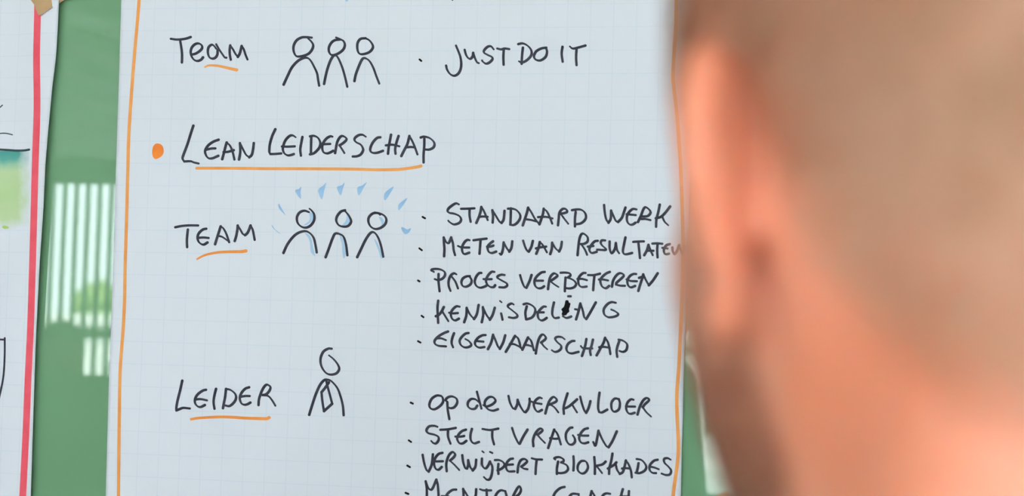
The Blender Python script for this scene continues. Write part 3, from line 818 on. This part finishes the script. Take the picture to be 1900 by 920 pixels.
class Field:
    """signed-distance field on a rectilinear grid, built by smooth unions, turned into a mesh by surface nets"""

    def __init__(s, xs, ys, zs):
        s.x, s.y, s.z = (np.asarray(a, np.float32) for a in (xs, ys, zs))
        s.D = np.full((len(xs), len(ys), len(zs)), .25, np.float32)

    def _sl(s, lo, hi):
        out = []
        for a, l, h in ((s.x, lo[0], hi[0]), (s.y, lo[1], hi[1]), (s.z, lo[2], hi[2])):
            i0, i1 = np.searchsorted(a, l), np.searchsorted(a, h)
            out.append(slice(max(0, i0 - 1), min(len(a), i1 + 1)))
        return tuple(out)

    def put(s, fn, lo, hi, k=.01, sub=False):
        m = .03 + k * 2
        sl = s._sl([v - m for v in lo], [v + m for v in hi])
        X, Y, Z = s.x[sl[0]][:, None, None], s.y[sl[1]][None, :, None], s.z[sl[2]][None, None, :]
        if 0 in (X.size, Y.size, Z.size):
            return
        b = fn(X, Y, Z).astype(np.float32)
        a = s.D[sl]
        if sub:
            h = np.clip(.5 - .5 * (a + b) / k, 0, 1)
            s.D[sl] = a * (1 - h) - b * h + k * h * (1 - h)
        else:
            h = np.clip(.5 + .5 * (a - b) / k, 0, 1)
            s.D[sl] = a * (1 - h) + b * h - k * h * (1 - h)

    def ell(s, c, r, k=.012, sub=False):
        def fn(X, Y, Z):
            p, q, t = (X - c[0]) / r[0], (Y - c[1]) / r[1], (Z - c[2]) / r[2]
            k0 = np.sqrt(p * p + q * q + t * t)
            k1 = np.sqrt((p / r[0]) ** 2 + (q / r[1]) ** 2 + (t / r[2]) ** 2)
            return k0 * (k0 - 1) / np.maximum(k1, 1e-6)
        s.put(fn, [c[i] - r[i] for i in range(3)], [c[i] + r[i] for i in range(3)], k, sub)

    def cap(s, a, b, ra, rb, k=.012, sub=False):
        a, b = np.array(a, float), np.array(b, float)
        d = b - a
        L2 = float(d @ d)

        def fn(X, Y, Z):
            t = np.clip(((X - a[0]) * d[0] + (Y - a[1]) * d[1] + (Z - a[2]) * d[2]) / L2, 0, 1)
            return np.sqrt((X - a[0] - t * d[0]) ** 2 + (Y - a[1] - t * d[1]) ** 2 + (Z - a[2] - t * d[2]) ** 2) - (ra + (rb - ra) * t)
        r = max(ra, rb)
        s.put(fn, np.minimum(a, b) - r, np.maximum(a, b) + r, k, sub)

    def mesh(s, iso=0.0, D=None):
        D = (s.D if D is None else D) - iso
        nx, ny, nz = D.shape
        ins = D < 0
        c = [ins[i:nx - 1 + i, j:ny - 1 + j, k:nz - 1 + k] for i in (0, 1) for j in (0, 1) for k in (0, 1)]
        cnt = sum(a.astype(np.int8) for a in c)
        act = (cnt > 0) & (cnt < 8)
        I, J, K = np.nonzero(act)
        idx = np.full(act.shape, -1, np.int64)
        idx[I, J, K] = np.arange(len(I))
        acc = np.zeros((len(I), 3)); num = np.zeros(len(I))
        for ax in range(3):
            for p in (0, 1):
                for q in (0, 1):
                    o0 = [0, 0, 0]
                    oth = [v for v in range(3) if v != ax]
                    o0[oth[0]], o0[oth[1]] = p, q
                    o1 = list(o0); o1[ax] = 1
                    A = D[I + o0[0], J + o0[1], K + o0[2]]; B = D[I + o1[0], J + o1[1], K + o1[2]]
                    cr = (A < 0) != (B < 0)
                    t = np.where(cr, A / np.where(cr, A - B, 1), 0)
                    P0 = np.column_stack([s.x[I + o0[0]], s.y[J + o0[1]], s.z[K + o0[2]]]); P1 = np.column_stack([s.x[I + o1[0]], s.y[J + o1[1]], s.z[K + o1[2]]])
                    acc += np.where(cr[:, None], P0 + (P1 - P0) * t[:, None], 0); num += cr
        V = acc / num[:, None]
        Fc = []
        for ax in range(3):
            o = [v for v in range(3) if v != ax]
            sl0 = [slice(None)] * 3; sl1 = [slice(None)] * 3
            sl0[ax] = slice(0, D.shape[ax] - 1); sl1[ax] = slice(1, D.shape[ax])
            for v in o:
                sl0[v] = slice(1, D.shape[v] - 1); sl1[v] = slice(1, D.shape[v] - 1)
            A, B = ins[tuple(sl0)], ins[tuple(sl1)]
            E = np.array(np.nonzero(A != B))
            sA = A[tuple(E)]
            E[o[0]] += 1; E[o[1]] += 1

            def cell(da, db):
                e = E.copy(); e[o[0]] -= da; e[o[1]] -= db
                return idx[e[0], e[1], e[2]]
            q = np.column_stack([cell(1, 1), cell(0, 1), cell(0, 0), cell(1, 0)])
            flip = sA if ax != 1 else ~sA
            q[~flip] = q[~flip][:, ::-1]
            Fc.append(q)
        return V, np.vstack(Fc)


def ramp(*segs):
    """grid coordinates from (start, end, step) pieces"""
    out = []
    for a, b, st in segs:
        out.append(np.arange(a, b - 1e-6, st))
    return np.concatenate(out + [[segs[-1][1]]])


def fast_obj(name, V, Fq, m, parent, smooth=True):
    me = bpy.data.meshes.new(name)
    nv, nf = len(V), len(Fq)
    me.vertices.add(nv); me.vertices.foreach_set('co', np.asarray(V, np.float32).ravel())
    k = Fq.shape[1]
    me.loops.add(nf * k); me.loops.foreach_set('vertex_index', Fq.astype(np.int32).ravel())
    me.polygons.add(nf); me.polygons.foreach_set('loop_start', np.arange(0, nf * k, k, dtype=np.int32))
    me.polygons.foreach_set('use_smooth', np.full(nf, smooth))
    me.materials.append(m)
    me.update(calc_edges=True)
    me.validate()
    o = bpy.data.objects.new(name, me)
    COL.objects.link(o)
    o.parent = parent
    return o


def torso(f, g=0.0):
    """trunk, arms to the wrist and legs, swollen by g"""
    for c, r in (((0, -.035, EZ - .34), (.165, .112, .19)), ((0, -.025, EZ - .56), (.150, .110, .19)), ((0, -.03, EZ - .70), (.165, .118, .13))):
        f.ell(c, tuple(v + g for v in r), .05)
    for s_ in (-1, 1):
        f.cap((s_ * .03, -.05, EZ - .135), (s_ * .155, -.045, EZ - .215), .040 + g, .046 + g, .04)
        f.cap((s_ * .185, -.045, EZ - .235), (s_ * .225, -.055, EZ - .52), .052 + g, .042 + g, .03)
        f.cap((s_ * .225, -.055, EZ - .52), (s_ * .232, -.005, EZ - .765), .040 + g, .027 + g, .02)


def legs(f, g=0.0):
    for s_ in (-1, 1):
        f.cap((s_ * .088, -.03, .90), (s_ * .10, -.015, .50), .088 + g, .060 + g, .03)
        f.cap((s_ * .10, -.015, .50), (s_ * .105, -.04, .09), .058 + g, .038 + g, .02)
    f.ell((0, -.03, .93), (.165 + g, .118 + g, .12), .05)


HZ = EZ                                            # origin of the head: between the ear canals
xs = ramp((-.32, -.11, .004), (-.11, .11, .0017), (.11, .32, .004))
ys = ramp((-.18, -.115, .004), (-.115, .145, .0018), (.145, .2, .006))
zs = ramp((-.01, EZ - .99, .008), (EZ - .99, EZ - .74, .003), (EZ - .74, EZ - .2, .008), (EZ - .2, EZ + .16, .0018))
f = Field(xs, ys, zs)


def hd(x, y, z):
    return (x, y, HZ + z)


f.ell(hd(0, .004, .054), (.0785, .097, .087), .02)
f.ell(hd(0, -.03, .035), (.070, .066, .07), .03)          # back of the skull
f.ell(hd(0, .05, -.028), (.061, .050, .078), .03)         # face
for s_ in (-1, 1):
    f.cap(hd(s_ * .058, .02, .0), hd(s_ * .046, .018, -.064), .020, .016, .03)   # branch of the jaw
    f.cap(hd(s_ * .036, .018, -.066), hd(s_ * .013, .086, -.098), .016, .015, .025)  # jaw line
    f.ell(hd(s_ * .0515, .062, -.012), (.019, .024, .019), .02)                     # cheekbone
    f.ell(hd(s_ * .046, .046, -.038), (.019, .030, .028), .03)                     # cheek
    f.ell(hd(s_ * .066, .042, .036), (.012, .03, .03), .02)                         # temple
    f.cap(hd(s_ * .012, .095, .032), hd(s_ * .045, .080, .030), .011, .009, .014)  # brow
    f.cap(hd(s_ * .058, -.022, -.018), hd(s_ * .018, .012, -.155), .014, .014, .03)  # neck muscle from behind the ear
    f.cap(hd(s_ * .028, -.062, -.03), hd(s_ * .045, -.06, -.15), .026, .034, .03)   # nape muscles
f.ell(hd(0, .092, -.098), (.021, .017, .017), .02)
f.ell(hd(0, .05, -.075), (.045, .042, .032), .03)
for s_ in (-1, 1):
    f.ell(hd(s_ * .032, .106, .013), (.018, .016, .012), .012, sub=True)
    f.ell(hd(s_ * .032, .083, .013), (.0135, .0135, .0125), .004)
f.cap(hd(0, .098, .022), hd(0, .119, -.026), .008, .0115, .012)
for s_ in (-1, 1):
    f.ell(hd(s_ * .012, .108, -.030), (.008, .010, .008), .006)
f.cap(hd(-.019, .094, -.0555), hd(.019, .094, -.0555), .0065, .0065, .008)
f.cap(hd(-.017, .093, -.0665), hd(.017, .093, -.0665), .0075, .0075, .006)
f.cap(hd(-.024, .103, -.061), hd(.024, .103, -.061), .0016, .0016, .003, sub=True)
f.cap(hd(0, -.022, -.02), hd(0, -.034, -.19), .056, .060, .03)                     # neck
torso(f)
legs(f)
for s_ in (-1, 1):                                                                # hands: palm, four bent fingers, thumb
    wx, wy, wz = s_ * .232, -.002, EZ - .775
    f.ell((wx, wy + .008, wz - .052), (.015, .040, .050), .012)
    for k, (dy, ln) in enumerate(((.040, .070), (.018, .080), (-.003, .074), (-.023, .057))):
        a = np.array((wx, wy + dy, wz - .092)); b = a + np.array((-s_ * .006, .003, -ln * .5)); c = b + np.array((-s_ * .016, .003, -ln * .45))
        f.cap(a, b, .0090, .0080, .004); f.cap(b, c, .0080, .0070, .004)
    a = np.array((wx - s_ * .004, wy + .038, wz - .035)); b = a + np.array((-s_ * .010, .026, -.030)); c = b + np.array((-s_ * .006, .008, -.028))
    f.cap(a, b, .0125, .0100, .008); f.cap(b, c, .0098, .0082, .004)
for s_ in (-1, 1):
    f.cap((s_ * .105, -.07, .045), (s_ * .125, .11, .035), .036, .034, .02)
hair_src = f.D.copy()                                                             # the head before the ears go on


def ear(s_):
    """thin curled auricle: hinged in front of the ear canal and flaring out backwards"""
    aa = math.radians(44)
    h = np.array((s_ * .0700, -.002))
    du = np.array((s_ * math.sin(aa), -math.cos(aa)))          # from the hinge back and outwards
    dn = np.array((s_ * math.cos(aa), math.sin(aa)))           # outer face

    def uvw(X, Y, Z):
        px, py = X - h[0], Y - h[1]
        u, w_ = px * du[0] + py * du[1], px * dn[0] + py * dn[1]
        v = Z - HZ - .0002
        return u + 0 * v, v + 0 * u, w_ - .06 * v

    def rim(X, Y, Z):
        u, v, w_ = uvw(X, Y, Z)
        a_ = .0185 * (1 - .22 * np.clip(-v / .032, 0, 1))
        q = np.sqrt(((u - .018 - .20 * v) / a_) ** 2 + (v / .0300) ** 2)
        d = (q - 1) * .020
        w2 = w_ - .004 * np.clip(q, 0, 1.2) ** 2 + .003
        return d, q, w2

    def plate(X, Y, Z):
        d, q, w2 = rim(X, Y, Z)
        return np.maximum(d, np.abs(w2) - .0020)

    def helix(X, Y, Z):
        d, q, w2 = rim(X, Y, Z)
        u, v, w_ = uvw(X, Y, Z)
        r_ = np.where(v > -.02, .0036, .0030)
        return np.sqrt((d + .0025) ** 2 + (w2 - .0008) ** 2) - r_
    lo = hd(min(s_ * .06, s_ * .115), -.045, -.045); hi = hd(max(s_ * .06, s_ * .115), .035, .05)
    f.put(plate, lo, hi, .004)
    f.put(helix, lo, hi, .003)
    f.ell(hd(s_ * .076, .002, -.004), (.008, .010, .015), .008)                  # back of the concha, joining the head
    f.ell(hd(s_ * .0815, -.010, -.0275), (.0062, .0060, .0085), .006)                # lobe
    f.ell(hd(s_ * .0715, -.010, -.024), (.009, .010, .013), .008, sub=True)        # hollow behind the lobe
    f.ell(hd(s_ * .084, .002, -.002), (.007, .006, .010), .004, sub=True)          # hollow of the concha
    f.ell(hd(s_ * .0755, .013, -.004), (.004, .005, .007), .004)                  # tragus


ear(-1)
ear(1)
m_skin = mat('skin', srgb(230, 152, 122), .5)
noise_mix(m_skin, 14, srgb(220, 136, 104), srgb(230, 158, 130), bump=.1)
bs = m_skin.node_tree.nodes['Principled BSDF']
bs.inputs['Subsurface Weight'].default_value = .55
bs.inputs['Subsurface Radius'].default_value = (1.0, .36, .16)
bs.inputs['Subsurface Scale'].default_value = .009
bs.inputs['Specular IOR Level'].default_value = .35
m_hair = mat('short_hair', srgb(205, 160, 132), .6)
noise_mix(m_hair, 26, srgb(180, 137, 104), srgb(220, 180, 152), lo=.3, hi=.7)
m_iris = mat('eye', srgb(235, 232, 228), .15)
m_shirt = mat('navy_shirt', srgb(40, 48, 70), .85)
noise_mix(m_shirt, 120, srgb(36, 44, 66), srgb(46, 54, 78), bump=.2)
m_trou = mat('grey_trousers', srgb(60, 62, 66), .9)
noise_mix(m_trou, 120, srgb(54, 56, 60), srgb(68, 70, 74), bump=.2)
m_shoe = mat('brown_leather', srgb(60, 40, 28), .35)

man = empty('person', MAN)
man.rotation_euler = (0, 0, HEAD_TURN)
tag(man, 'person with short hair seen from behind, blurred close to the camera', 'person')
V, Q = f.mesh()
fast_obj('body', V, Q, m_skin, man)
V0, Q0 = V, Q


# short hair: a cap just off the scalp plus fine strands
def hairline(X, Y, Z):
    """positive where hair grows, in metres from the hairline"""
    z = Z - HZ
    ax = np.abs(X)
    low = np.interp(Y, [-.14, -.09, -.06, -.035, -.02, .0, .015, .022, .04, .06, .075, .2], [-.066, -.059, -.042, -.020, .002, .026, .030, .004, .012, .050, .075, .075])
    low = low - .012 * np.clip(1 - ax / .05, 0, 1) * (Y < -.02)
    return z - low


Xg, Yg, Zg = f.x[:, None, None], f.y[None, :, None], f.z[None, None, :]
zi = int(np.searchsorted(f.z, HZ - .12))
sub = Field(f.x, f.y, f.z[zi:])
capD = np.maximum(hair_src[:, :, zi:] - .0016, -hairline(Xg, Yg, f.z[None, None, zi:]) * .7)
capD = np.maximum(capD, -(hair_src[:, :, zi:] + .004))
V, Q = sub.mesh(D=capD.astype(np.float32))
tri = V[Q]
ctr = tri.mean(axis=1)
nrm = np.cross(tri[:, 1] - tri[:, 0], tri[:, 3] - tri[:, 0])
ar = np.linalg.norm(nrm, axis=1)
nrm /= np.maximum(ar[:, None], 1e-12)
outw = ctr - np.array([0, 0, HZ + .03])
ok = (np.einsum('ij,ij->i', nrm, outw) > 0) & (hairline(ctr[:, 0], ctr[:, 1], ctr[:, 2]) > .003)


def strands(name, ctr, nrm, tri, weight, count, length, width, lift, m, label):
    """short hairs lying along the skin, as tapered blades"""
    p = weight / weight.sum()
    pick = rng.choice(len(weight), count, p=p)
    w4 = rng.dirichlet(np.ones(4), count)
    root = np.einsum('ij,ijk->ik', w4, tri[pick])
    n = nrm[pick]
    down = np.array([0, -.25, -1.0]) + rng.normal(0, .3, (count, 3))
    tan = down - n * np.einsum('ij,ij->i', down, n)[:, None]
    tan /= np.maximum(np.linalg.norm(tan, axis=1, keepdims=True), 1e-6)
    ln = rng.uniform(.7, 1.3, (count, 1)) * np.asarray(length)[pick][:, None]
    mid = root + (n * lift + tan) * ln * .55
    tip = root + (n * lift * .8 + tan) * ln
    side = np.cross(n, tan) * width
    SV = np.stack([root - side - n * .0006, root + side - n * .0006, mid + side * .8, mid - side * .8, tip + side * .25, tip - side * .25], axis=1)
    k0 = np.arange(count)[:, None] * 6
    o = fast_obj(name, SV.reshape(-1, 3), np.vstack([k0 + np.array([[0, 1, 2, 3]]), k0 + np.array([[3, 2, 4, 5]])]), m, man)
    o['label'] = label
    return o


hl = hairline(ctr[:, 0], ctr[:, 1], ctr[:, 2])
wgt = np.where(ok, ar, 0) * np.clip(hl / .020, .10, 1)
strands('hair', ctr, nrm, tri, wgt, 70000, .0030 + .0045 * np.clip(hl / .06, 0, 1), .00017, .5, m_hair, 'short cropped hair')

# short beard and sideburns
V, Q = sub.mesh(D=hair_src[:, :, zi:])
tri = V[Q]
ctr = tri.mean(axis=1)
nrm = np.cross(tri[:, 1] - tri[:, 0], tri[:, 3] - tri[:, 0])
ar = np.linalg.norm(nrm, axis=1)
nrm /= np.maximum(ar[:, None], 1e-12)
z_ = ctr[:, 2] - HZ
back_ = np.interp(z_, [-.12, -.085, -.06, -.03, 0, .03], [.000, -.012, -.017, .000, .018, .022])
top_ = np.interp(ctr[:, 1], [.0, .020, .040, .050, .085, .10], [-.035, .032, .032, -.030, -.048, -.046])
mouth = (np.abs(ctr[:, 0]) < .026) & (z_ > -.072) & (z_ < -.052)
inb = (ctr[:, 1] > back_) & (z_ < top_) & (z_ > -.112) & ~mouth & (nrm[:, 2] > -1.1)
wgt = np.where(inb, ar, 0) * np.clip((ctr[:, 1] - back_) / .008, .1, 1) * np.clip((top_ - z_) / .02, .15, 1) * np.clip((-.01 - z_) / .035, .30, 1)
m_beard = mat('beard_hair', srgb(96, 66, 48), .6)
noise_mix(m_beard, 40, srgb(108, 62, 42), srgb(138, 86, 60))
strands('beard', ctr, nrm, tri, wgt, 26000, np.full(len(wgt), .0036), .00013, .45, m_beard, 'short brown beard')

# clothes follow the body
gx, gy = ramp((-.34, .34, .008)), ramp((-.2, .18, .008))
fs_ = Field(gx, gy, ramp((EZ - .90, EZ - .10, .008)))
torso(fs_, .010)
fs_.ell((0, -.03, EZ - .78), (.172, .126, .12), .03)
fs_.cap((0, -.03, EZ - .12), (0, -.034, EZ - .19), .066, .072, .03)
for s_ in (-1, 1):
    fs_.cap((s_ * .028, -.062, EZ - .10), (s_ * .045, -.06, EZ - .16), .040, .046, .03)
ZZ = fs_.z[None, None, :] + 0 * fs_.x[:, None, None] + 0 * fs_.y[None, :, None]
AXX = np.abs(fs_.x)[:, None, None] + 0 * ZZ
YY = fs_.y[None, :, None] + 0 * ZZ
cut = np.maximum(ZZ - (EZ - .128 - .25 * (YY + .03)), np.where(AXX > .185, (EZ - .762) - ZZ, (EZ - .82) - ZZ))
V, Q = fs_.mesh(D=np.maximum(fs_.D, cut).astype(np.float32))
fast_obj('shirt', V, Q, m_shirt, man)
ft = Field(gx, gy, ramp((.02, 1.06, .008)))
legs(ft, .012)
ft.ell((0, -.03, .93), (.178, .130, .15), .03)
ZZ = ft.z[None, None, :] + 0 * ft.D
V, Q = ft.mesh(D=np.maximum(np.maximum(ft.D, ZZ - (EZ - .66)), .06 - ZZ).astype(np.float32))
fast_obj('trousers', V, Q, m_trou, man)
for s_ in (-1, 1):
    fe = Field(ramp((s_ * .115 - .08, s_ * .115 + .08, .005)), ramp((-.15, .2, .005)), ramp((-.02, .15, .005)))
    fe.cap((s_ * .105, -.07, .046), (s_ * .127, .115, .038), .044, .042, .02)
    fe.cap((s_ * .105, -.045, .06), (s_ * .105, -.045, .10), .048, .046, .02)
    ZZ = fe.z[None, None, :] + 0 * fe.D
    V, Q = fe.mesh(D=np.maximum(np.maximum(fe.D, .002 - ZZ), ZZ - .115).astype(np.float32))
    fast_obj('shoe', V, Q, m_shoe, man)
for s_ in (-1, 1):
    fe = Field(ramp((s_ * .032 - .02, s_ * .032 + .02, .0016)), ramp((.06, .11, .0016)), ramp((HZ - .01, HZ + .035, .0016)))
    fe.ell(hd(s_ * .032, .0862, .013), (.0125, .0125, .0085), .004)
    V, Q = fe.mesh()
    fast_obj('eye', V, Q, m_iris, man)
    MBk = Field(ramp((s_ * .032 - .02, s_ * .032 + .02, .0012)), ramp((.085, .106, .0012)), ramp((HZ, HZ + .03, .0012)))
    MBk.ell(hd(s_ * .032, .0965, .013), (.0055, .0028, .0055), .003)
    V, Q = MBk.mesh()
    fast_obj('iris', V, Q, mat('iris', srgb(70, 90, 110), .2), man)
    eb = Field(ramp((s_ * .03 - .04, s_ * .03 + .04, .002)), ramp((.06, .13, .002)), ramp((HZ + .01, HZ + .06, .002)))
    eb.cap(hd(s_ * .015, .104, .037), hd(s_ * .046, .090, .036), .0036, .0024, .003)
    V, Q = eb.mesh()
    fast_obj('eyebrow', V, Q, m_hair, man)

# two more people further back in the room, seen only as dim reflections in the green wall
m_s2 = mat('dark_green_jumper', srgb(38, 52, 44), .9)
noise_mix(m_s2, 120, srgb(34, 48, 40), srgb(44, 58, 50), bump=.2)
m_s3 = mat('charcoal_jacket', srgb(44, 46, 50), .85)
noise_mix(m_s3, 120, srgb(40, 42, 46), srgb(50, 52, 56), bump=.2)


def bystander(px, virt, rz, scale, top, label):
    d = AX_R * ((px - W / 2) / F) + AX_F
    t = virt / np.dot(d, AX_F)
    p = CAM + d * t                                   # behind the mirror
    r = man.copy()
    COL.objects.link(r)
    r.location = (p[0], -p[1], 0)
    r.rotation_euler = (0, 0, rz)
    r.scale = (scale, scale, scale)
    r['label'] = label
    for ch in list(man.children):
        c = ch.copy()
        COL.objects.link(c)
        c.parent = r
        if ch.name.startswith('shirt'):
            c.data = ch.data.copy()
            c.data.materials[0] = top
    return r


bystander(122, 8.6, math.radians(40), .925, m_s2, 'person in dark green jumper standing near the windows at the back')
print('CAM', CAM)
bystander(1100, 4.6, math.radians(-15), 1.08, m_s3, 'person in charcoal jacket standing behind the camera')
